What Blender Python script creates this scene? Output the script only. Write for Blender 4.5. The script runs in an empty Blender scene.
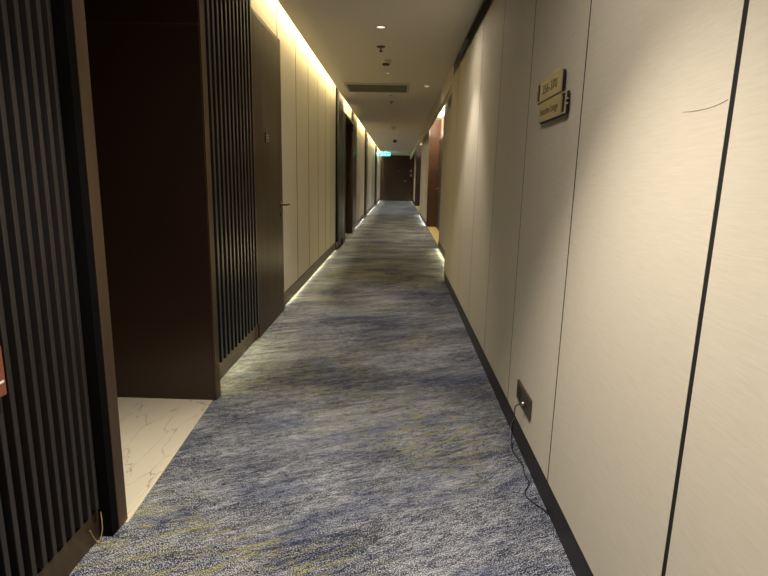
import bpy, bmesh, math, random
from mathutils import Vector, Matrix
random.seed(7)
S = bpy.context.scene
COL = S.collection

# ------------------------------------------------------------------ camera
F, CX, CY = 532.0, 384.0, 288.0
VX, VY, ROLL = 399.0, 179.0, math.radians(1.5)
EYE = Vector((0, 0, 1.26))
d = Vector(((VX - CX) / F, -(VY - CY) / F, -1.0)).normalized()
up = Vector((math.sin(ROLL), math.cos(ROLL), 0))
up = (up - d * up.dot(d)).normalized()
rt = d.cross(up)
cam = bpy.data.cameras.new('camera')
cam.sensor_width = 36.0
cam.lens = 36.0 * F / 768.0
cam.clip_start = 0.05
cam_o = bpy.data.objects.new('camera', cam)
COL.objects.link(cam_o)
M = Matrix((rt, d, up)).to_4x4()
M.translation = EYE
cam_o.matrix_world = M
S.camera = cam_o

# ------------------------------------------------------------------ world and exposure
W = bpy.data.worlds.new('world')
S.world = W
W.use_nodes = True
W.node_tree.nodes['Background'].inputs[0].default_value = (1.0, 0.86, 0.66, 1)
W.node_tree.nodes['Background'].inputs[1].default_value = 0.004
S.view_settings.view_transform = 'Standard'
S.view_settings.look = 'None'
S.view_settings.gamma = 1.0
S.view_settings.use_curve_mapping = False
S.view_settings.exposure = 1.25

WARM = (1.0, 0.86, 0.66)
COVE = (1.0, 0.88, 0.50)
COOL = (0.88, 0.92, 1.0)
SPOT = (1.0, 0.91, 0.80)


def spot(loc, power, angle=74, blend=0.45, color=SPOT, target=None, r=0.03):
    l = bpy.data.lights.new('spot_or_fill_lamp', 'SPOT')
    l.energy = power
    l.spot_size = math.radians(angle)
    l.spot_blend = blend
    l.color = color
    l.shadow_soft_size = r
    o = bpy.data.objects.new('spot_or_fill_lamp', l)
    COL.objects.link(o)
    o.location = loc
    if target:
        o.rotation_euler = (Vector(target) - Vector(loc)).to_track_quat('-Z', 'Y').to_euler()
    return o


def strip(loc, length, width, power, color, direction, spread=180):
    """a long thin lamp running along the corridor, aimed in `direction`"""
    l = bpy.data.lights.new('strip_lamp', 'AREA')
    l.shape = 'RECTANGLE'
    l.size = width
    l.size_y = length
    l.energy = power
    l.color = color
    l.spread = math.radians(spread)
    o = bpy.data.objects.new('strip_lamp', l)
    COL.objects.link(o)
    z = -Vector(direction).normalized()
    y = Vector((0, 1, 0))
    x = y.cross(z).normalized()
    y = z.cross(x)
    m = Matrix((x, y, z)).transposed().to_4x4()
    m.translation = Vector(loc)
    o.matrix_world = m
    return o


# downlights that shine (position on the ceiling), the far ones unseen and added
CEIL = 2.60
DOWN = [(-0.20, 1.15, 98), (0.12, 4.55, 34), (0.374, 8.23, 3.5), (0.06, 12.0, 9), (0.0, 17.0, 14),
        (0.0, 21.0, 44), (0.0, 25.0, 44), (0.0, 29.6, 22), (0.1, -2.2, 40)]
for x, y, p in DOWN:
    spot((x, y, CEIL - 0.012), p, 84, 0.6, COOL if y > 20 else SPOT)
    # wide fill lamp added at the same fitting to lift the ambient light
    spot((x, y, CEIL - 0.012), p * 0.35, 165, 1.0)
spot((-1.45, 2.15, 2.43), 9.5, 50, 0.6, (1, 0.9, 0.74))
# cove light above the left wall
strip((-1.02, 6.7, 3.12), 5.2, 0.05, 35, COVE, (-0.08, 0, -1))
strip((-1.02, 20.8, 3.12), 22.0, 0.05, 125, COVE, (-0.08, 0, -1))
# uplight over the lit door recesses
strip((0.69, 12.3, 2.42), 4.4, 0.02, 34, (1, .93, .8), (0.6, 0, 1))
strip((0.69, 22.8, 2.42), 6.0, 0.02, 14, (1, .93, .8), (0.6, 0, 1))
# light under the raised skirtings
strip((-1.085, 3.45, 0.128), 0.90, 0.012, 0.75, COVE, (0.55, 0, -1))
strip((-1.10, 7.22, 0.018), 4.15, 0.012, 2.4, COVE, (1, 0, -0.30))
strip((-1.10, 15.3, 0.018), 3.8, 0.012, 2.2, (1, .93, .75), (1, 0, -0.30))
strip((-1.10, 21.6, 0.018), 6.0, 0.012, 3.8, (1, .95, .85), (1, 0, -0.30))
strip((-1.10, 29.4, 0.018), 4.4, 0.012, 3.5, (1, .95, .85), (1, 0, -0.30))
strip((0.765, 8.35, 0.022), 3.2, 0.012, 3.2, COVE, (-1, 0, -0.25))
strip((0.765, 17.2, 0.022), 4.8, 0.012, 3.6, (1, .93, .75), (-1, 0, -0.25))
strip((0.845, 29.0, 0.022), 5.5, 0.012, 4, (1, .95, .85), (-1, 0, -0.25))


# ------------------------------------------------------------------ materials
def s2l(c):
    return tuple((v / 12.92 if v <= 0.04045 else ((v + 0.055) / 1.055) ** 2.4) for v in (q / 255 for q in c)) + (1,)


def mat(name, rgb, rough=0.6, metal=0.0, emit=None, es=0.0, spec=0.5, noise=None, bump=None):
    """noise=(scale xyz, amount) varies the colour; bump=(scale xyz, strength)"""
    m = bpy.data.materials.new(name)
    m.use_nodes = True
    nt = m.node_tree
    b = nt.nodes['Principled BSDF']
    b.inputs['Base Color'].default_value = s2l(rgb)
    b.inputs['Roughness'].default_value = rough
    b.inputs['Metallic'].default_value = metal
    b.inputs['Specular IOR Level'].default_value = spec
    if emit:
        b.inputs['Emission Color'].default_value = s2l(emit)
        b.inputs['Emission Strength'].default_value = es
    if noise or bump:
        tc = nt.nodes.new('ShaderNodeTexCoord')
        for spec_, kind in ((noise, 'c'), (bump, 'b')):
            if not spec_:
                continue
            mp = nt.nodes.new('ShaderNodeMapping')
            mp.inputs['Scale'].default_value = spec_[0]
            nt.links.new(tc.outputs['Object'], mp.inputs[0])
            nz = nt.nodes.new('ShaderNodeTexNoise')
            nz.inputs['Scale'].default_value = 1.0
            nz.inputs['Detail'].default_value = 5.0
            nt.links.new(mp.outputs[0], nz.inputs['Vector'])
            if kind == 'c':
                mx = nt.nodes.new('ShaderNodeMixRGB')
                c = s2l(rgb)
                a = spec_[1]
                mx.inputs[1].default_value = tuple(v * (1 - a) for v in c[:3]) + (1,)
                mx.inputs[2].default_value = tuple(min(1, v * (1 + a)) for v in c[:3]) + (1,)
                nt.links.new(nz.outputs[0], mx.inputs[0])
                nt.links.new(mx.outputs[0], b.inputs['Base Color'])
            else:
                bp = nt.nodes.new('ShaderNodeBump')
                bp.inputs['Strength'].default_value = spec_[1]
                bp.inputs['Distance'].default_value = 0.002
                nt.links.new(nz.outputs[0], bp.inputs['Height'])
                nt.links.new(bp.outputs[0], b.inputs['Normal'])
    return m


M_CREAM = mat('wall_cloth', (212, 203, 184), 0.62, noise=((25, 12, 160), 0.10), bump=((40, 22, 420), 0.13), spec=0.35)
M_PLAIN = mat('painted_wall', (196, 187, 165), 0.8)
M_CEIL = mat('ceiling_paint', (240, 233, 222), 0.9, spec=0.2)
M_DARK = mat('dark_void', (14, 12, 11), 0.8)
M_BLACK = mat('black_joint', (8, 7, 6), 0.9)
M_SKIRT = mat('dark_skirting', (32, 27, 26), 0.5, noise=((3, 3, 40), 0.25))
M_BRONZE = mat('bronze_skirting', (104, 88, 68), 0.38, 0.75, noise=((30, 2, 30), 0.2))
M_TRIM = mat('bronze_trim', (112, 92, 72), 0.42, 0.8, noise=((40, 40, 2), 0.2))
M_SLAT = mat('slat_lacquer', (70, 65, 63), 0.3, 0.65, noise=((60, 60, 3), 0.25))
M_BACK = mat('slat_backing', (5, 4, 4), 0.8, spec=0.1)
M_DOOR = mat('brushed_bronze_door', (68, 51, 33), 0.40, 0.45, noise=((60, 60, 1.2), 0.35), bump=((120, 120, 2.0), 0.30))
_nt = M_DOOR.node_tree
_tg = _nt.nodes.new('ShaderNodeTangent')
_tg.direction_type = 'RADIAL'
_tg.axis = 'Z'
_b = _nt.nodes['Principled BSDF']
_b.inputs['Anisotropic'].default_value = 0.85
_b.inputs['Anisotropic Rotation'].default_value = 0.0
_mp = _nt.nodes.new('ShaderNodeMapping')
_mp.inputs['Scale'].default_value = (1, 26, 0.9)
_nt.links.new([n for n in _nt.nodes if n.type == 'TEX_COORD'][0].outputs['Object'], _mp.inputs[0])
_nz = _nt.nodes.new('ShaderNodeTexNoise')
_nz.inputs['Scale'].default_value = 1.0
_nt.links.new(_mp.outputs[0], _nz.inputs['Vector'])
_mr = _nt.nodes.new('ShaderNodeMapRange')
_mr.inputs[1].default_value = 0.35
_mr.inputs[2].default_value = 0.7
_mr.inputs[3].default_value = 0.02
_mr.inputs[4].default_value = 0.17
_nt.links.new(_nz.outputs[0], _mr.inputs[0])
_nt.links.new(_mr.outputs[0], _b.inputs['Sheen Weight'])  # streaky cream sheen imitates the glow of light on the brushed door
_b.inputs['Sheen Roughness'].default_value = 0.35
_b.inputs['Sheen Tint'].default_value = s2l((255, 240, 205))
_nt.links.new(_tg.outputs[0], _b.inputs['Tangent'])
M_WOOD = mat('dark_walnut', (58, 38, 26), 0.42, noise=((22, 22, 1.5), 0.4))
M_WOOD2 = mat('walnut_panel', (76, 50, 32), 0.40, noise=((25, 25, 1.5), 0.35))
M_JAMB = mat('alcove_panel', (52, 35, 24), 0.35, noise=((2, 2, 60), 0.15))
M_STEEL = mat('brushed_steel', (190, 184, 172), 0.3, 0.95)
M_DSTEEL = mat('aged_bronze', (88, 76, 62), 0.35, 0.9)
M_WHITE = mat('white_plastic', (226, 221, 206), 0.45)
M_GREY = mat('grille_metal', (205, 198, 180), 0.45, 0.3)
M_BLADE = mat('blade_metal', (120, 116, 108), 0.5, 0.2)
M_SIGN = mat('champagne_plate', (190, 178, 140), 0.40, 0.55, noise=((5, 200, 200), 0.08))
M_INK = mat('engraved_ink', (122, 108, 76), 0.7)
M_OUT = mat('brown_socket_plate', (78, 68, 58), 0.5, 0.3)
M_CABLE = mat('black_cable', (22, 22, 26), 0.5)
M_LED = mat('led_diffuser', (255, 240, 200), 0.5, emit=(255, 236, 180), es=2.0)
M_LENS = mat('lamp_lens', (255, 248, 230), 0.3, emit=(255, 244, 220), es=0.45)
M_OFF = mat('dim_lens', (235, 232, 220), 0.15, 0.6)
M_EXIT = mat('exit_green', (40, 205, 190), 0.4, emit=(60, 225, 208), es=1.1)
M_EXITW = mat('exit_white', (225, 255, 250), 0.4, emit=(215, 255, 250), es=1.1)
M_GOLD = mat('frayed_thread', (200, 170, 100), 0.6)
M_CREASE = mat('crease_line', (150, 138, 118), 0.8)
M_BRPL = mat('copper_brown_plate', (150, 92, 66), 0.35, 0.4)


def carpet_mat():
    m = bpy.data.materials.new('carpet')
    m.use_nodes = True
    nt = m.node_tree
    L = nt.links.new
    b = nt.nodes['Principled BSDF']
    b.inputs['Roughness'].default_value = 0.95
    b.inputs['Specular IOR Level'].default_value = 0.15
    tc = nt.nodes.new('ShaderNodeTexCoord')

    def nz(rot, scale, detail, rough=0.5, dist=0.0, loc=(0, 0, 0)):
        mp = nt.nodes.new('ShaderNodeMapping')
        mp.vector_type = 'TEXTURE'
        mp.inputs['Rotation'].default_value = (0, 0, math.radians(rot))
        mp.inputs['Scale'].default_value = (1 / scale[0], 1 / scale[1], 1)
        mp.inputs['Location'].default_value = loc
        L(tc.outputs['Object'], mp.inputs[0])
        n = nt.nodes.new('ShaderNodeTexNoise')
        n.inputs['Scale'].default_value = 1
        n.inputs['Detail'].default_value = detail
        n.inputs['Roughness'].default_value = rough
        n.inputs['Distortion'].default_value = dist
        L(mp.outputs[0], n.inputs['Vector'])
        return n.outputs[0]

    def ma(op, a, bb, c=None):
        n = nt.nodes.new('ShaderNodeMath')
        n.operation = op
        for i, v in enumerate((a, bb, c)):
            if v is None:
                continue
            if isinstance(v, (int, float)):
                n.inputs[i].default_value = v
            else:
                L(v, n.inputs[i])
        return n.outputs[0]

    def ramp(src, lo, hi):
        n = nt.nodes.new('ShaderNodeMapRange')
        n.inputs[1].default_value = lo
        n.inputs[2].default_value = hi
        L(src, n.inputs[0])
        return n.outputs[0]

    def mixc(f, c1, c2):
        n = nt.nodes.new('ShaderNodeMixRGB')
        L(f, n.inputs[0])
        for i, c in ((1, c1), (2, c2)):
            if isinstance(c, tuple):
                n.inputs[i].default_value = c
            else:
                L(c, n.inputs[i])
        return n.outputs[0]
    tuft = nz(0, (240, 240), 1, 0.6)
    streak = nz(25, (4.2, 16), 6, 0.72, 0.5)
    wisps = nz(25, (24, 80), 4, 0.75, 0.6, (3, 1, 0))
    blot = nz(15, (1.3, 2.2), 3, 0.5, 0, (5, 2, 0))
    # light / dark yarn
    v = ma('ADD', ma('MULTIPLY', streak, 1.0), ma('MULTIPLY', wisps, 1.25))
    v = ma('ADD', v, ma('MULTIPLY', blot, 0.9))
    v = ma('ADD', v, ma('MULTIPLY', tuft, 3.0))
    light = ramp(v, 3.0, 3.55)
    base = mixc(light, s2l((27, 34, 58)), s2l((204, 207, 210)))
    # bluer patches
    blue = ramp(nz(20, (1.6, 6), 4, 0.6, 0, (9, 4, 0)), 0.50, 0.64)
    base = mixc(ma('MULTIPLY', blue, 0.38), base, s2l((48, 62, 104)))
    # yellow streaks, thin, gathered in patches
    yb = ramp(nz(18, (0.9, 1.0), 2, 0.5, 0, (2.2, 0.6, 0)), 0.46, 0.60)
    ys = ramp(nz(27, (6, 42), 5, 0.75, 0.5, (1, 7, 0)), 0.50, 0.60)
    yt = ramp(tuft, 0.40, 0.55)
    yf = ma('MULTIPLY', ma('MULTIPLY', yb, ys), yt)
    base = mixc(ma('MULTIPLY', yf, 0.70), base, s2l((184, 176, 104)))
    L(base, b.inputs['Base Color'])
    bp = nt.nodes.new('ShaderNodeBump')
    bp.inputs['Strength'].default_value = 0.6
    bp.inputs['Distance'].default_value = 0.004
    L(tuft, bp.inputs['Height'])
    L(bp.outputs[0], b.inputs['Normal'])
    return m


def marble_mat():
    m = bpy.data.materials.new('cream_marble')
    m.use_nodes = True
    nt = m.node_tree
    L = nt.links.new
    b = nt.nodes['Principled BSDF']
    b.inputs['Roughness'].default_value = 0.28
    tc = nt.nodes.new('ShaderNodeTexCoord')
    mp = nt.nodes.new('ShaderNodeMapping')
    mp.inputs['Rotation'].default_value = (0, 0, math.radians(-14))
    mp.inputs['Scale'].default_value = (8.5, 2.0, 1)
    L(tc.outputs['Object'], mp.inputs[0])
    nz = nt.nodes.new('ShaderNodeTexNoise')
    nz.inputs['Scale'].default_value = 2.4
    nz.inputs['Detail'].default_value = 5
    L(mp.outputs[0], nz.inputs['Vector'])
    add = nt.nodes.new('ShaderNodeMixRGB')
    add.blend_type = 'ADD'
    add.inputs[0].default_value = 0.55
    L(mp.outputs[0], add.inputs[1])
    L(nz.outputs[1], add.inputs[2])
    vo = nt.nodes.new('ShaderNodeTexVoronoi')
    vo.feature = 'DISTANCE_TO_EDGE'
    vo.inputs['Scale'].default_value = 1.25
    L(add.outputs[0], vo.inputs['Vector'])
    mr = nt.nodes.new('ShaderNodeMapRange')
    mr.inputs[1].default_value = 0.0
    mr.inputs[2].default_value = 0.015
    mr.inputs[3].default_value = 1.25
    mr.inputs[4].default_value = 0.0
    L(vo.outputs[0], mr.inputs[0])
    mu = nt.nodes.new('ShaderNodeMath')
    mu.operation = 'MULTIPLY'
    L(mr.outputs[0], mu.inputs[0])
    L(nz.outputs[0], mu.inputs[1])
    mx = nt.nodes.new('ShaderNodeMixRGB')
    mx.inputs[1].default_value = s2l((216, 206, 182))
    mx.inputs[2].default_value = s2l((92, 76, 52))
    L(mu.outputs[0], mx.inputs[0])
    L(mx.outputs[0], b.inputs['Base Color'])
    return m


M_CARPET = carpet_mat()
M_MARBLE = marble_mat()


# ------------------------------------------------------------------ mesh helpers
def box(bm, x0, x1, y0, y1, z0, z1):
    vs = [bm.verts.new((x, y, z)) for z in (z0, z1) for x, y in ((x0, y0), (x1, y0), (x1, y1), (x0, y1))]
    for f in ((0, 3, 2, 1), (4, 5, 6, 7), (0, 1, 5, 4), (1, 2, 6, 5), (2, 3, 7, 6), (3, 0, 4, 7)):
        bm.faces.new([vs[i] for i in f])


def lathe(bm, prof, c=(0, 0, 0), axis='z', n=24):
    """prof: (radius, height) pairs, closed where the radius is 0"""
    rings = []
    for r, h in prof:
        ring = []
        for k in range(1 if r == 0 else n):
            a = 2 * math.pi * k / n
            p = (r * math.cos(a), r * math.sin(a), h)
            if axis == 'x':
                p = (h, p[0], p[1])
            elif axis == 'y':
                p = (p[0], h, p[1])
            ring.append(bm.verts.new((p[0] + c[0], p[1] + c[1], p[2] + c[2])))
        rings.append(ring)
    for a, b in zip(rings, rings[1:]):
        for k in range(n):
            q = [a[k % len(a)], a[(k + 1) % len(a)], b[(k + 1) % len(b)], b[k % len(b)]]
            u = []
            for v in q:
                if v not in u:
                    u.append(v)
            if len(u) > 2:
                bm.faces.new(u)


def tube(bm, pts, r, n=8):
    pts = [Vector(p) for p in pts]
    rings = []
    for i, p in enumerate(pts):
        t = (pts[min(i + 1, len(pts) - 1)] - pts[max(i - 1, 0)]).normalized()
        a = Vector((0, 0, 1)) if abs(t.z) < 0.9 else Vector((1, 0, 0))
        u = t.cross(a).normalized()
        w = t.cross(u)
        rings.append([bm.verts.new(p + (u * math.cos(2 * math.pi * k / n) + w * math.sin(2 * math.pi * k / n)) * r) for k in range(n)])
    for a, b in zip(rings, rings[1:]):
        for k in range(n):
            bm.faces.new((a[k], a[(k + 1) % n], b[(k + 1) % n], b[k]))
    bm.faces.new(rings[0])
    bm.faces.new(rings[-1])


def smooth_pts(pts, sub=6):
    out = []
    P = [Vector(p) for p in pts]
    for i in range(len(P) - 1):
        p0, p1, p2, p3 = P[max(i - 1, 0)], P[i], P[i + 1], P[min(i + 2, len(P) - 1)]
        for k in range(sub):
            t = k / sub
            out.append(0.5 * ((2 * p1) + (p2 - p0) * t + (2 * p0 - 5 * p1 + 4 * p2 - p3) * t * t + (3 * p1 - p0 - 3 * p2 + p3) * t ** 3))
    out.append(P[-1])
    return out


def obj(name, bm, material, parent=None, bevel=0.0, smooth=False, loc=None):
    me = bpy.data.meshes.new(name)
    bmesh.ops.recalc_face_normals(bm, faces=bm.faces)
    bm.to_mesh(me)
    bm.free()
    me.materials.append(material)
    if smooth:
        for p in me.polygons:
            p.use_smooth = True
    o = bpy.data.objects.new(name, me)
    COL.objects.link(o)
    if bevel:
        md = o.modifiers.new('bevel', 'BEVEL')
        md.width = bevel
        md.segments = 2
        md.limit_method = 'ANGLE'
    if smooth:
        md = o.modifiers.new('edges', 'EDGE_SPLIT')
        md.split_angle = math.radians(40)
    if parent:
        o.parent = parent
    if loc:
        o.location = loc
    return o


def bx(name, dims, material, parent=None, bevel=0.0):
    bm = bmesh.new()
    if isinstance(dims[0], (int, float)):
        dims = [dims]
    for q in dims:
        box(bm, *q)
    return obj(name, bm, material, parent, bevel)


def struct(o):
    o['kind'] = 'structure'
    return o


def tag(o, label, cat, group=None):
    o['label'] = label
    o['category'] = cat
    if group:
        o['group'] = group
    return o


def thing(name, loc, label, cat, group=None):
    o = bpy.data.objects.new(name, None)
    COL.objects.link(o)
    o.location = loc
    o.empty_display_size = 0.1
    return tag(o, label, cat, group)


def dup(root, loc, label, group=None):
    r = root.copy()
    COL.objects.link(r)
    r.location = loc
    r['label'] = label
    if group:
        r['group'] = group
    for ch in list(root.children):
        c = ch.copy()
        COL.objects.link(c)
        c.parent = r
        for g in ch.children:
            e = g.copy()
            COL.objects.link(e)
            e.parent = c
    return r


# ------------------------------------------------------------------ the shell
YB, YE = -3.0, 32.0
LW, RW = -1.10, 0.775            # faces of the left wall and of the set-back right wall

# carpet (its left edge follows the walls; marble lies in the alcoves)
bm = bmesh.new()
pts = [(-1.16, YB), (0.66, YB), (0.66, 6.64), (0.80, 6.64), (0.80, YE), (-1.16, YE), (-1.16, 2.93), (-1.03, 2.93), (-1.03, 2.82), (-0.965, 1.72), (-1.03, 1.72), (-1.03, 1.65), (-1.16, 1.65)]
vb = [bm.verts.new((x, y, -0.02)) for x, y in pts]
vt = [bm.verts.new((x, y, 0.0)) for x, y in pts]
bm.faces.new(vt)
bm.faces.new(vb[::-1])
for i in range(len(pts)):
    j = (i + 1) % len(pts)
    bm.faces.new((vb[i], vb[j], vt[j], vt[i]))
struct(obj('floor', bm, M_CARPET))
bm = bmesh.new()
a = [(-2.2, 1.72), (-0.965, 1.72), (-1.03, 2.82), (-2.2, 2.82)]
vb = [bm.verts.new((x, y, -0.02)) for x, y in a]
vt = [bm.verts.new((x, y, 0.001)) for x, y in a]
bm.faces.new(vt)
bm.faces.new(vb[::-1])
for i in range(4):
    bm.faces.new((vb[i], vb[(i + 1) % 4], vt[(i + 1) % 4], vt[i]))
struct(obj('floor_marble', bm, M_MARBLE))
M_YMARB = mat('yellow_marble', (226, 205, 140), 0.3, noise=((4, 4, 4), 0.2))
struct(bx('floor_alcove', (0.80, 1.10, 10.0, 14.7, -0.02, 0.001), M_YMARB))
struct(bx('floor_alcove', (0.80, 1.10, 19.6, 26.0, -0.02, 0.001), M_YMARB))
struct(bx('floor_alcove', (-1.30, -1.16, 10.65, 12.40, -0.02, 0.001), M_YMARB))

# ceiling: a board between the two side slots, and the void over the slots
struct(bx('ceiling', (-0.98, 0.605, YB, YE, CEIL, CEIL + 0.03), M_CEIL))
struct(bx('ceiling_slot', (-1.30, -0.84, YB, YE, 3.20, 3.25), M_CEIL))
struct(bx('ceiling_void', (-0.86, -0.84, YB, YE, CEIL + 0.03, 3.20), M_CEIL))
struct(bx('ceiling_void', (0.50, 0.80, YB, 6.64, 2.90, 2.95), M_PLAIN))

# left wall behind its cladding
struct(bx('wall_left', [(-1.22, -1.12, YB, 1.66, 0, 3.20), (-1.22, -1.12, 2.90, 10.65, 0, 3.20),
                        (-1.22, -1.12, 12.40, YE, 0, 3.20), (-1.22, -1.12, 1.66, 2.90, 2.45, 3.20),
                        (-1.22, -1.12, 10.65, 12.40, 2.46, 3.20)], M_PLAIN))
# end walls
struct(bx('wall_back', (-1.3, 1.2, YB - 0.1, YB, 0, 3.25), M_PLAIN))
end = struct(bx('wall_end', (-1.3, 1.2, YE, YE + 0.1, 0, 3.25), M_WOOD))
# alcove by the near screen
struct(bx('wall_alcove', [(-2.2, -1.05, 1.66, 1.72, 0, 2.45), (-2.28, -2.2, 1.66, 2.9, 0, 2.45)], M_JAMB))
struct(bx('ceiling_alcove', (-2.28, -1.02, 1.66, 2.90, 2.45, 2.50), M_JAMB))
# header and right wall
struct(bx('wall_right', [(0.76, 0.80, YB, 6.64, 0, 2.95), (0.64, 0.76, YB, 6.64, 0, 2.45), (0.80, 0.90, 6.64, 10.0, 0, 2.90), (0.80, 1.10, 14.7, 19.6, 0, 2.90),
                         (1.06, 1.16, 10.0, 14.7, 0, 2.90), (1.06, 1.16, 19.6, 26.0, 0, 2.90),
                         (0.90, 1.16, 26.0, YE, 0, 2.855)], M_PLAIN))
struct(bx('trim_header', (0.605, 0.665, 6.64, YE, 2.375, 2.86), M_CREAM))
struct(bx('ceiling_recess', (0.60, 1.16, 6.64, YE, 2.86, 2.90), M_CEIL))


# ------------------------------------------------------------------ left cladding, in pieces along the corridor
def cream_run(y0, seams, y1, z0=0.14, z1=3.18, x=LW, side=1):
    """cloth panels side by side with fine joints; returns the parent"""
    root = struct(bx('wall_cladding', (x - 0.018 * side - (0.004 * side), x - 0.001 * side, y0, y1, z0, z1), M_BLACK))
    ys = [y0] + list(seams) + [y1]
    for a, b in zip(ys, ys[1:]):
        bm = bmesh.new()
        box(bm, *sorted((x - 0.0035 * side, x)), a + 0.014, b - 0.014, z0, z1)
        obj('wall_panel', bm, M_CREAM, root)
    return root


cream_run(4.98, [5.83, 6.60, 7.37, 8.10, 8.75], 9.40)
cream_run(13.35, [15.1, 16.2], 17.25)
cream_run(17.95, [19.9, 21.3, 22.9], 24.6)
cream_run(25.65, [28.2, 30.2], YE)
cream_run(10.25, [], 12.42, z0=2.47)
# wall over the near door
cream_run(3.97, [], 4.98, z0=2.43)


def skirting(name, y0, y1, x=LW, z0=0.025, z1=0.135):
    o = bx(name, (x - 0.02, x + 0.008, y0, y1, z0, z1), M_BRONZE, None, 0.002)
    return struct(o)


skirting('baseboard_left', 4.98, 9.30)
skirting('baseboard_left', 13.35, 17.25)
skirting('baseboard_left', 17.95, 24.6)
skirting('baseboard_left', 25.65, YE)
for y0, y1 in ((6.66, 10.0), (14.7, 19.6)):
    struct(bx('baseboard_right', (RW - 0.008, RW + 0.02, y0, y1, 0.03, 0.13), M_BRONZE, None, 0.002))


def slatted_screen(y0, y1, first, pitch, width, xf, label, z0=0.15, z1=3.18, plinth_x=None, trims=((0, 0),), group=None, inset=0.03):
    """upright slats on a dark backing over a set-back plinth"""
    t = thing('slatted_screen', (xf, (y0 + y1) / 2, 0), label, 'screen', group)
    ox, oy = xf, (y0 + y1) / 2
    px = plinth_x if plinth_x is not None else xf - 0.05
    bx('backing', (-1.118 - ox, xf - inset - ox, y0 - oy, y1 - oy, z0 - 0.005, z1), M_BACK, t)
    bm = bmesh.new()
    y = first
    while y + width < y1 - 0.004:
        box(bm, xf - inset - ox - 0.002, xf - ox, y - oy, y + width - oy, z0, z1)
        y += pitch
    obj('slats', bm, M_SLAT, t, bevel=0.002)
    bx('plinth', (-1.118 - ox, px - ox, y0 - oy, y1 - oy, 0.0, z0 - 0.02), M_BRONZE, t)
    for a, b in trims:
        if b > a:
            bx('edge_trim', (-1.118 - ox, xf + 0.018 - ox, a - oy, b - oy, 0.0, z1), M_TRIM, t, 0.002)
    return t


slatted_screen(-1.6, 1.635, -1.59, 0.0455, 0.0175, -1.0,
               'dark slatted wall screen nearest the camera, left of the marble alcove',
               plinth_x=-1.02, trims=(), z0=0.13)
slatted_screen(2.90, 3.97, 2.955, 0.077, 0.034, -1.04,
               'dark slatted wall screen between the brown alcove panel and the bronze door with a lever',
               plinth_x=-1.088, inset=0.04)
slatted_screen(9.40, 10.25, 9.42, 0.08, 0.045, -1.045,
               'distant dark slatted panel on the left wall, on the near side of the second door', z0=0.14, plinth_x=-1.09)
slatted_screen(12.40, 13.35, 12.42, 0.08, 0.045, -1.045,
               'distant dark slatted panel on the left wall, on the far side of the second door', z0=0.14, plinth_x=-1.09)
slatted_screen(17.25, 17.95, 17.27, 0.08, 0.045, -1.045,
               'far narrow dark slatted panel between two cream stretches of the left wall', z0=0.10, plinth_x=-1.09)
slatted_screen(24.6, 25.65, 24.62, 0.08, 0.045, -1.045,
               'farthest dark slatted panel on the left wall, nearest the exit sign', z0=0.10, plinth_x=-1.09)

# frame post that closes the near screen at the alcove
t = struct(bx('trim_post', (-1.12, -0.978, 1.640, 1.680, 0, 2.44), M_BACK))
bx('edge_trim', (-1.12, -0.975, 1.680, 1.740, 0, 2.44), M_TRIM, t, 0.002)

# brown side panel of the alcove with its bronze edge
t = struct(bx('wall_alcove_side', (-2.2, -1.015, 2.82, 2.896, 0, 1.988), M_JAMB))
bx('upper_panel', (-2.2, -1.015, 2.82, 2.896, 1.995, 2.45), M_JAMB, t)
bx('joint_strip', (-2.2, -1.015, 2.818, 2.89, 1.988, 1.995), M_TRIM, t)
bx('edge_trim', (-1.015, -1.008, 2.825, 2.896, 0, 2.45), M_TRIM, t)

# ------------------------------------------------------------------ doors
def lever(parent, x, y, z, out, along, m=M_STEEL):
    """rose, neck and lever as one handle; out is the side it stands off to, along where the lever points"""
    bm = bmesh.new()
    lathe(bm, [(0, 0), (0.026, 0), (0.026, 0.008 * out), (0, 0.008 * out)], (x, y, z), 'x', 20)
    tube(bm, [(x, y, z), (x + out * 0.05, y, z), (x + out * 0.056, y + along * 0.012, z), (x + out * 0.056, y + along * 0.13, z)], 0.010, 10)
    h = obj('door_handle', bm, m, parent, smooth=True)
    bm = bmesh.new()
    lathe(bm, [(0, 0), (0.022, 0), (0.022, 0.007 * out), (0.008, 0.010 * out), (0, 0.010 * out)], (x, y, z - 0.085), 'x', 20)
    obj('lock_rose', bm, m, parent, smooth=True)
    return h


# near left door, flush bronze leaf
dr = struct(bx('door_1', (-1.118, -1.070, 4.02, 4.925, 0.004, 2.40), M_DOOR, None, 0.002))
bx('door_frame', [(-1.118, -1.078, 3.975, 4.015, 0, 2.43), (-1.118, -1.074, 4.930, 4.978, 0, 2.43), (-1.118, -1.078, 4.016, 4.929, 2.405, 2.43)], M_TRIM, dr)
lever(dr, -1.070, 4.855, 1.01, 1, 1, M_DSTEEL)
pl = bx('number_plate', (-1.070, -1.062, 4.335, 4.455, 1.52, 1.60), M_DSTEEL, dr, 0.002)
bx('engraved_lines', [(-1.0625, -1.0605, 4.355, 4.44, 1.575, 1.582), (-1.0625, -1.0605, 4.355, 4.445, 1.555, 1.565), (-1.0625, -1.0605, 4.365, 4.43, 1.535, 1.543)], M_STEEL, pl)

# second left door, set back in its reveal
dr = struct(bx('door_2', (-1.24, -1.20, 10.72, 12.33, 0.004, 2.42), M_WOOD, None, 0.002))
bx('door_frame', [(-1.118, -1.06, 10.26, 10.65, 0, 2.47), (-1.24, -1.06, 10.65, 10.71, 0, 2.47), (-1.24, -1.05, 12.34, 12.40, 0, 2.47), (-1.24, -1.05, 10.71, 12.34, 2.43, 2.47)], M_WOOD, dr)
lever(dr, -1.20, 11.0, 1.03, 1, 1, M_STEEL)
struct(bx('wall_reveal', (-1.30, -1.245, 10.6, 12.45, 0, 2.5), M_DARK))

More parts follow.
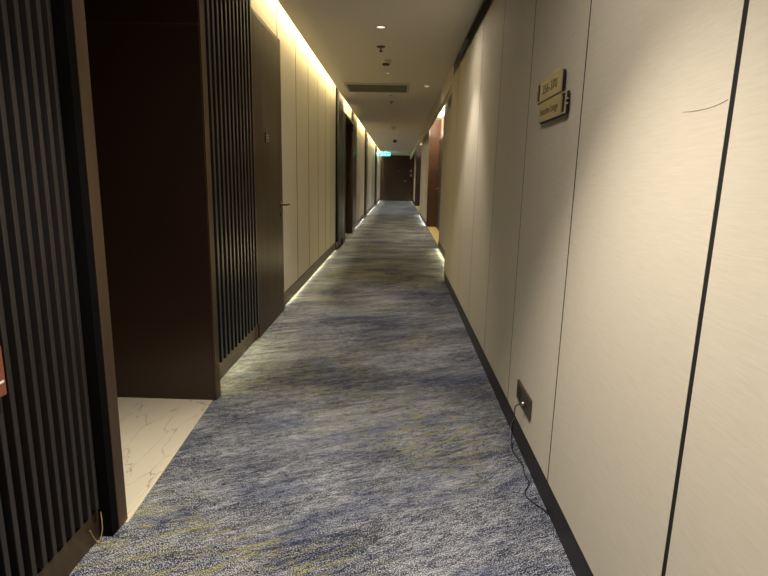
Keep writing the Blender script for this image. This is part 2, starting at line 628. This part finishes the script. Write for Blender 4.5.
# right doors in the lit recesses
def recess_door(name, y0, y1, hy, m):
    dr = struct(bx(name, (1.035, 1.058, y0, y1, 0.004, 2.25), m, None, 0.002))
    bx('door_frame', [(1.02, 1.058, y0 - 0.07, y0 - 0.005, 0, 2.32), (1.02, 1.058, y1 + 0.005, y1 + 0.07, 0, 2.32), (1.02, 1.058, y0, y1, 2.255, 2.32)], M_WOOD, dr)
    lever(dr, 1.035, hy, 1.04, -1, -1, M_STEEL)
    return dr


recess_door('door_3', 12.9, 14.3, 14.15, M_WOOD)
recess_door('door_4', 23.6, 25.6, 25.4, M_WOOD)
for y0, y1 in ((14.6, 14.7), (25.9, 26.0)):
    struct(bx('trim_recess', (0.782, 1.06, y0, y1, 0, 2.80), M_WOOD2 if y0 < 20 else M_WOOD))
struct(bx('wall_recess', [(1.045, 1.06, 10.0, 12.8, 0, 2.80), (1.045, 1.06, 14.42, 14.6, 0, 2.8), (1.045, 1.06, 12.8, 14.42, 2.34, 2.8)], M_WOOD2))
struct(bx('wall_recess', [(1.045, 1.06, 19.6, 23.5, 0, 2.80), (1.045, 1.06, 25.72, 25.9, 0, 2.8), (1.045, 1.06, 23.5, 25.72, 2.34, 2.8)], M_WOOD))
spot((0.93, 11.6, 2.84), 40, 120, 0.5, (1, .84, .55))
spot((0.93, 13.9, 2.84), 36, 120, 0.5, (1, .84, .55))
spot((0.93, 24.8, 2.60), 10, 110, 0.5, (1, .86, .66))

# end door
dr = struct(bx('door_5', (-1.02, 0.46, YE - 0.04, YE - 0.002, 0.004, 2.54), M_WOOD, None, 0.003))
bx('door_frame', [(-1.09, -1.03, YE - 0.06, YE - 0.002, 0, 2.595), (0.47, 0.53, YE - 0.06, YE - 0.002, 0, 2.595), (-1.03, 0.47, YE - 0.06, YE - 0.002, 2.55, 2.595)], M_WOOD, dr)
bm = bmesh.new()
lathe(bm, [(0, 0), (0.03, 0), (0.03, -0.01), (0, -0.01)], (0.40, YE - 0.04, 1.15), 'y', 20)
tube(bm, [(0.40, YE - 0.04, 1.15), (0.40, YE - 0.09, 1.15), (0.25, YE - 0.09, 1.15)], 0.016, 10)
obj('door_handle', bm, M_STEEL, dr, smooth=True)
bm = bmesh.new()
lathe(bm, [(0, 0), (0.02, 0), (0.02, -0.012), (0, -0.012)], (-0.036, YE - 0.04, 1.72), 'y', 16)
obj('door_viewer', bm, M_STEEL, dr, smooth=True)
struct(bx('trim_end', (0.54, 0.90, YE - 0.05, YE - 0.002, 0, 2.595), M_WOOD2, None, 0.002))
for z, lab in ((1.73, 'upper small pale wall plate beside the door at the corridor end'), (1.48, 'lower small pale wall plate beside the door at the corridor end')):
    p = thing('switch_plate', (0.70, YE - 0.05, z), lab, 'switch')
    bx('plate', (-0.05, 0.05, -0.008, 0, -0.06, 0.06), M_STEEL, p, 0.002)
    bx('rocker', (-0.025, 0.025, -0.013, -0.008, -0.035, 0.035), M_WHITE, p, 0.001)

# ------------------------------------------------------------------ right cladding
SE = [-1.5, -0.65, 0.19, 1.03, 1.87, 2.64, 3.43, 4.27, 5.09, 5.94, 6.64]
root = struct(bx('wall_cladding', (0.6008, 0.640, -1.5, 6.63, 0.14, 2.435), M_BLACK))
for i, (a, b) in enumerate(zip(SE, SE[1:])):
    ga = 0.008 if abs(a - 1.03) < 0.01 else 0.006
    gb = 0.008 if abs(b - 1.03) < 0.01 else 0.006
    p = bx('wall_panel', (0.60, 0.6035, a + ga, b - gb, 0.135, 2.44), M_CREAM, root)
    if abs(a - 1.03) < 0.01:
        bm = bmesh.new()
        tube(bm, smooth_pts([(0.600, 1.043, 1.416), (0.600, 1.07, 1.411), (0.600, 1.11, 1.408), (0.600, 1.16, 1.409), (0.600, 1.20, 1.412)]), 0.0007, 6)
        obj('crease', bm, M_CREASE, p)
struct(bx('baseboard_right', (0.612, 0.655, -1.5, 6.62, 0, 0.134), M_SKIRT))
struct(bx('wall_cladding', (0.60, 0.66, 6.632, 6.655, 0, 2.46), M_CREAM))
# set-back cream stretches
for y0, y1 in ((6.66, 10.0), (14.7, 19.6)):
    struct(bx('wall_cladding', (RW, RW + 0.03, y0, y1, 0.12, 2.855), M_CREAM, None, 0.002))
struct(bx('wall_cladding', (0.865, 0.90, 26.0, YE - 0.05, 0.12, 2.855), M_CREAM, None, 0.002))
struct(bx('trim_corner', (RW + 0.03, 0.86, 9.98, 10.0, 0, 2.855), M_CREAM))


# ------------------------------------------------------------------ direction sign
def text_mesh(txt, size, name, material, parent, origin, ydir=-1, width=None, bold=0.0):
    """raised letters on a plate that faces -X; reading runs towards the camera (-Y)"""
    cu = bpy.data.curves.new(name, 'FONT')
    cu.body = txt
    cu.size = size
    cu.extrude = 0.0006
    cu.offset = bold
    cu.align_x = 'CENTER'
    cu.align_y = 'CENTER'
    tmp = bpy.data.objects.new('tmp', cu)
    COL.objects.link(tmp)
    bpy.context.view_layer.update()
    me = bpy.data.meshes.new_from_object(tmp.evaluated_get(bpy.context.evaluated_depsgraph_get()))
    bpy.data.objects.remove(tmp)
    w = max(v.co.x for v in me.vertices) - min(v.co.x for v in me.vertices)
    k = (width / w) if width else 1
    for v in me.vertices:
        x, y, z = v.co
        v.co = (-z, ydir * x * k, y)
    me.materials.append(material)
    o = bpy.data.objects.new(name, me)
    COL.objects.link(o)
    o.parent = parent
    o.location = origin
    return o


def frame_plate(name, parent, y_far, y_near, z0, z1, hole_far, x=-0.006, th=0.005):
    """plate with an open window at one end and a small keyed tab on that end's rim"""
    bm = bmesh.new()
    b = 0.006
    hw = 0.045
    if hole_far:
        ha, hb = y_far - b - hw, y_far - b
        box(bm, x - th, x, y_near, ha, z0, z1)
        box(bm, x - th, x, hb, y_far, z0, z1)
        box(bm, x - th, x, ha, hb, z0, z0 + b)
        box(bm, x - th, x, ha, hb, z1 - b, z1)
        e, s = y_far, 1
    else:
        ha, hb = y_near + b, y_near + b + hw
        box(bm, x - th, x, hb, y_far, z0, z1)
        box(bm, x - th, x, y_near, ha, z0, z1)
        box(bm, x - th, x, ha, hb, z0, z0 + b)
        box(bm, x - th, x, ha, hb, z1 - b, z1)
        e, s = y_near, -1
    zc = (z0 + z1) / 2
    for dz in (-0.010, 0.006):
        box(bm, x - th, x, *sorted((e, e + s * 0.022)), zc + dz, zc + dz + 0.005)
    return obj(name, bm, M_SIGN, parent)


sg = thing('room_sign', (0.600, 2.205, 1.545), 'two-tier champagne metal direction sign reading 356-370 and Executive Lounge', 'sign')
u = frame_plate('upper_plate', sg, 0.215, -0.135, 0.042, 0.122, True, x=-0.013)
text_mesh('356-370', 0.050, 'lettering', M_INK, u, (-0.0185, 0.020, 0.082), width=0.205, bold=0.0)
l_ = frame_plate('lower_plate', sg, 0.155, -0.205, -0.042, 0.036, False, x=-0.013)
text_mesh('Executive Lounge', 0.040, 'lettering', M_INK, l_, (-0.0185, 0.010, -0.004), width=0.25, bold=0.0)
bx('shadow_backing', (-0.0128, -0.006, -0.143, 0.212, 0.040, 0.118), M_DARK, sg)  # dark sheets set behind the plates stand in for their shadow
bx('shadow_backing', (-0.0128, -0.006, -0.212, 0.150, -0.046, 0.034), M_DARK, sg)
for y, z in ((0.05, 0.05), (-0.08, 0.05), (0.05, -0.02), (-0.08, -0.02)):
    bx('standoff', (-0.006, 0, y, y + 0.015, z, z + 0.015), M_DSTEEL, sg)

# ------------------------------------------------------------------ power outlet and cable
ot = thing('power_outlet', (0.600, 2.29, 0.292), 'brown rectangular power outlet plate low on the right wall', 'outlet')
bx('cover_plate', (-0.010, 0, -0.128, 0.128, -0.045, 0.045), M_OUT, ot, 0.003)
bm = bmesh.new()
for yc in (-0.064,):
    for dy, dz in ((0, 0.016), (-0.012, -0.008), (0.012, -0.008)):
        box(bm, -0.0112, -0.0098, yc + dy - 0.003, yc + dy + 0.003, dz - 0.006, dz + 0.006)
obj('socket_slots', bm, M_BLACK, ot)
bx('insert', (-0.0115, -0.0098, 0.03, 0.10, -0.03, 0.03), M_SKIRT, ot, 0.001)
cb = thing('power_cable', (0.58, 2.25, 0.0), 'thin black cable hanging from the outlet and lying on the carpet edge', 'cable')
bm = bmesh.new()
tube(bm, smooth_pts([(-0.006, 0.0, 0.283), (-0.022, 0.03, 0.26), (-0.008, 0.10, 0.20), (0.002, 0.15, 0.13), (0.0, 0.15, 0.05), (-0.004, 0.10, 0.006),
                     (0.012, -0.03, 0.004), (0.004, -0.12, 0.004), (0.008, -0.18, 0.004), (-0.028, -0.26, 0.004), (-0.010, -0.32, 0.004), (0.022, -0.37, 0.004), (0.026, -0.40, 0.004)]), 0.0028, 8)
obj('cord', bm, M_CABLE, cb, smooth=True)
bm = bmesh.new()
lathe(bm, [(0, 0), (0.009, 0), (0.011, -0.004), (0.009, -0.012), (0.004, -0.016), (0, -0.016)], (0.008, 0.0, 0.285), 'x', 16)
obj('plug', bm, M_STEEL, cb, smooth=True)
bm = bmesh.new()
tube(bm, smooth_pts([(-0.002, 0.12, 0.16), (-0.016, 0.13, 0.10), (-0.014, 0.09, 0.004), (0.006, 0.0, 0.004), (0.018, -0.03, 0.004)]), 0.0012, 6)
obj('loose_wire', bm, M_STEEL, cb)

# frayed threads at the foot of the nearest screen
bm = bmesh.new()
for pts_ in ([(0, 0, 0.0), (0.01, 0.01, 0.05), (0.004, 0.02, 0.11)], [(0, 0, 0.0), (-0.004, -0.02, 0.04), (0.002, -0.045, 0.085)],
             [(0, 0, 0.005), (0.016, -0.006, 0.010), (0.03, 0.01, 0.004)]):
    tube(bm, smooth_pts(pts_), 0.0013, 6)
tag(obj('loose_thread', bm, M_GOLD, loc=(-1.005, 1.60, 0.0)), 'frayed golden threads sticking up at the foot of the nearest slatted screen', 'thread')

# brown plate at the picture's left edge
p = thing('wall_plate', (-0.999, 1.18, 0.77), 'small copper-brown plate fixed low on the nearest slatted screen', 'plate')
bx('plate', (0, 0.022, -0.075, 0.060, -0.065, 0.065), M_BRPL, p, 0.003)
bx('edge_mark', (0.0215, 0.0235, 0.030, 0.052, -0.030, -0.024), M_WHITE, p)


# ------------------------------------------------------------------ ceiling fittings
def downlight(loc, label, lit=True, r=0.045, group=None):
    t = thing('downlight', loc, label, 'downlight', group)
    bm = bmesh.new()
    lathe(bm, [(r, 0.0), (r, -0.004), (r * 0.80, -0.006), (r * 0.72, -0.001), (r * 0.70, -0.0005), (r, 0.0)], (0, 0, 0), 'z', 28)
    obj('trim_ring', bm, M_STEEL if not lit else M_GREY, t, smooth=True)
    bm = bmesh.new()
    lathe(bm, [(0, -0.0015), (r * 0.70, -0.0015), (r * 0.70, -0.0008), (0, -0.0008)], (0, 0, 0), 'z', 24)
    obj('lens', bm, M_LENS if lit else M_OFF, t)
    return t


downlight((-0.199, 5.17, CEIL), 'round ceiling downlight nearest the camera', True, 0.055)
downlight((0.374, 8.23, CEIL), 'small round ceiling downlight to the right of the air vent')
downlight((-0.178, 7.30, CEIL), 'small round ceiling fitting just beyond the smoke detector', True, 0.035)
downlight((-0.178, 9.15, CEIL), 'small round ceiling fitting directly behind the air vent', False, 0.035)
DL = 'added ceiling downlight in the row over the corridor'
for x, y, _ in DOWN:  # unseen fittings, added to give the far lamps a source
    if y > 11:
        lab = {12.0: 'added ceiling downlight between the air vent and the pale dome camera', 17.0: 'added ceiling downlight between the pale dome camera and the dark dome camera',
               21.0: 'added far ceiling downlight just beyond the dark dome camera', 25.0: 'added ceiling downlight just short of the green exit sign', 29.6: 'added farthest ceiling downlight, before the end door'}[y]
        downlight((x, y, CEIL), lab, True, 0.04)


def sprinkler(loc, label, drop=0.05, m=M_DSTEEL):
    t = thing('sprinkler', loc, label, 'sprinkler')
    bm = bmesh.new()
    lathe(bm, [(0, 0), (0.045, 0), (0.042, -0.008), (0.012, -0.012), (0, -0.012)], (0, 0, 0), 'z', 24)
    obj('escutcheon', bm, m, t, smooth=True)
    bm = bmesh.new()
    lathe(bm, [(0, -0.01), (0.008, -0.01), (0.008, -drop + 0.012), (0.004, -drop + 0.01), (0, -drop + 0.01)], (0, 0, 0), 'z', 12)
    obj('body', bm, m, t, smooth=True)
    bm = bmesh.new()
    lathe(bm, [(0, -drop + 0.012), (0.017, -drop + 0.010), (0.019, -drop), (0, -drop)], (0, 0, 0), 'z', 16)
    obj('deflector', bm, m, t, smooth=True)
    return t


sprinkler((-0.223, 5.90, CEIL), 'bronze ceiling sprinkler between the nearest downlight and the smoke detector')
sprinkler((-0.175, 9.9, CEIL), 'small ceiling sprinkler just beyond the air vent', 0.035)

sd = thing('smoke_detector', (-0.185, 6.52, CEIL), 'round white smoke detector in front of the ceiling air vent', 'smoke detector')
bm = bmesh.new()
lathe(bm, [(0, 0), (0.058, 0), (0.060, -0.008), (0.058, -0.038), (0.050, -0.045), (0, -0.045)], (0, 0, 0), 'z', 32)
obj('housing', bm, M_WHITE, sd, smooth=True)
bm = bmesh.new()
lathe(bm, [(0, -0.044), (0.044, -0.044), (0.040, -0.060), (0, -0.064)], (0, 0, 0), 'z', 24)
obj('sensor_cage', bm, M_DSTEEL, sd, smooth=True)

for i, (x, y, lab) in enumerate(((-0.171, 14.5, 'pale dome camera on the far ceiling, nearer of the two domes'), (-0.176, 19.4, 'dark dome camera on the far ceiling just before the exit sign'))):
    t = thing('dome_camera', (x, y, CEIL), lab, 'camera')
    bm = bmesh.new()
    lathe(bm, [(0, 0), (0.07, 0), (0.068, -0.035), (0, -0.035)], (0, 0, 0), 'z', 24)
    obj('mount', bm, M_WHITE if i == 0 else M_DSTEEL, t, smooth=True)
    bm = bmesh.new()
    lathe(bm, [(0, -0.03), (0.058, -0.035), (0.05, -0.07), (0.03, -0.09), (0, -0.097)], (0, 0, 0), 'z', 24)
    obj('dome', bm, M_WHITE if i == 0 else M_CABLE, t, smooth=True)

# air vent: frame, dark throat, blades
vt_ = thing('air_vent', (-0.356, 8.41, CEIL), 'long grey linear air vent set across the ceiling', 'air vent')
hx, hy = 0.475, 0.36
bx('vent_frame', [(-hx, hx, -hy, -hy + 0.035, -0.022, 0), (-hx, hx, hy - 0.035, hy, -0.022, 0), (-hx, -hx + 0.035, -hy + 0.035, hy - 0.035, -0.022, 0), (hx - 0.035, hx, -hy + 0.035, hy - 0.035, -0.022, 0)], M_GREY, vt_, 0.002)
bx('throat', (-hx + 0.035, hx - 0.035, -hy + 0.035, hy - 0.035, -0.0015, -0.0005), M_DARK, vt_)
bm = bmesh.new()
n = 9
for k in range(n):
    y = -hy + 0.06 + k * (2 * hy - 0.12) / (n - 1)
    vs = [bm.verts.new((sx * (hx - 0.036), y + dy, z)) for dy, z in ((-0.022, -0.003), (0.016, -0.019), (0.019, -0.017), (-0.019, -0.001)) for sx in (-1, 1)]
    for a, b in ((0, 2), (2, 4), (4, 6), (6, 0)):
        bm.faces.new((vs[a], vs[a + 1], vs[b + 1], vs[b]))
obj('blades', bm, M_BLADE, vt_)

# exit sign
ex = thing('exit_sign', (-0.80, 30.0, 2.50), 'green glowing exit sign hanging at the far end of the corridor', 'exit sign')
ex.location = (-0.76, 28.5, 2.44)
bx('casing', (-0.29, 0.29, 0.0, 0.05, -0.03, 0.135), M_DSTEEL, ex, 0.004)
bx('lit_face', (-0.275, 0.275, -0.006, 0.0, -0.018, 0.123), M_EXIT, ex)
bm = bmesh.new()
box(bm, -0.05, -0.01, -0.009, -0.006, 0.02, 0.07)
tube(bm, [(-0.03, -0.008, 0.05), (-0.07, -0.008, 0.03), (-0.06, -0.008, 0.0)], 0.007, 6)
tube(bm, [(-0.03, -0.008, 0.03), (0.02, -0.008, 0.01), (0.02, -0.008, -0.01)], 0.007, 6)
tube(bm, [(-0.03, -0.008, 0.07), (0.03, -0.008, 0.06)], 0.006, 6)
lathe(bm, [(0, -0.009), (0.013, -0.009), (0.013, -0.006), (0, -0.006)], (-0.01, 0, 0.09), 'y', 14)
obj('running_figure', bm, M_EXITW, ex)
bm = bmesh.new()
tube(bm, [(0.10, -0.008, 0.05), (0.22, -0.008, 0.05)], 0.008, 6)
tube(bm, [(0.18, -0.008, 0.085), (0.22, -0.008, 0.05), (0.18, -0.008, 0.015)], 0.008, 6)
obj('arrow', bm, M_EXITW, ex)
bm = bmesh.new()
box(bm, -0.20, -0.19, -0.009, -0.006, 0.0, 0.10)
box(bm, -0.14, -0.13, -0.009, -0.006, 0.0, 0.10)
box(bm, -0.19, -0.14, -0.009, -0.006, 0.09, 0.10)
obj('doorway_symbol', bm, M_EXITW, ex)
bx('hanger', (-0.2, -0.19, 0.02, 0.03, 0.135, CEIL - 2.44), M_DSTEEL, ex)
bx('hanger', (0.19, 0.2, 0.02, 0.03, 0.135, CEIL - 2.44), M_DSTEEL, ex)
strip((-0.78, 28.40, 2.56), 0.15, 0.5, 3.0, (0.15, 0.95, 0.85), (0, -1, 1.2))

# cove light behind the ceiling edge
for y0, y1, lab in ((4.1, 9.7, 'near stretch of warm cove light along the top of the left wall'), (9.8, 31.8, 'far stretch of warm cove light along the top of the left wall')):
    t = thing('cove_light', (-0.97, (y0 + y1) / 2, CEIL + 0.03), lab, 'light strip')
    h = (y1 - y0) / 2
    bx('channel', (-0.004, 0.012, -h, h, 0, 0.05), M_GREY, t)
    bx('diffuser', (-0.008, -0.004, -h, h, 0.01, 0.04), M_LED, t)
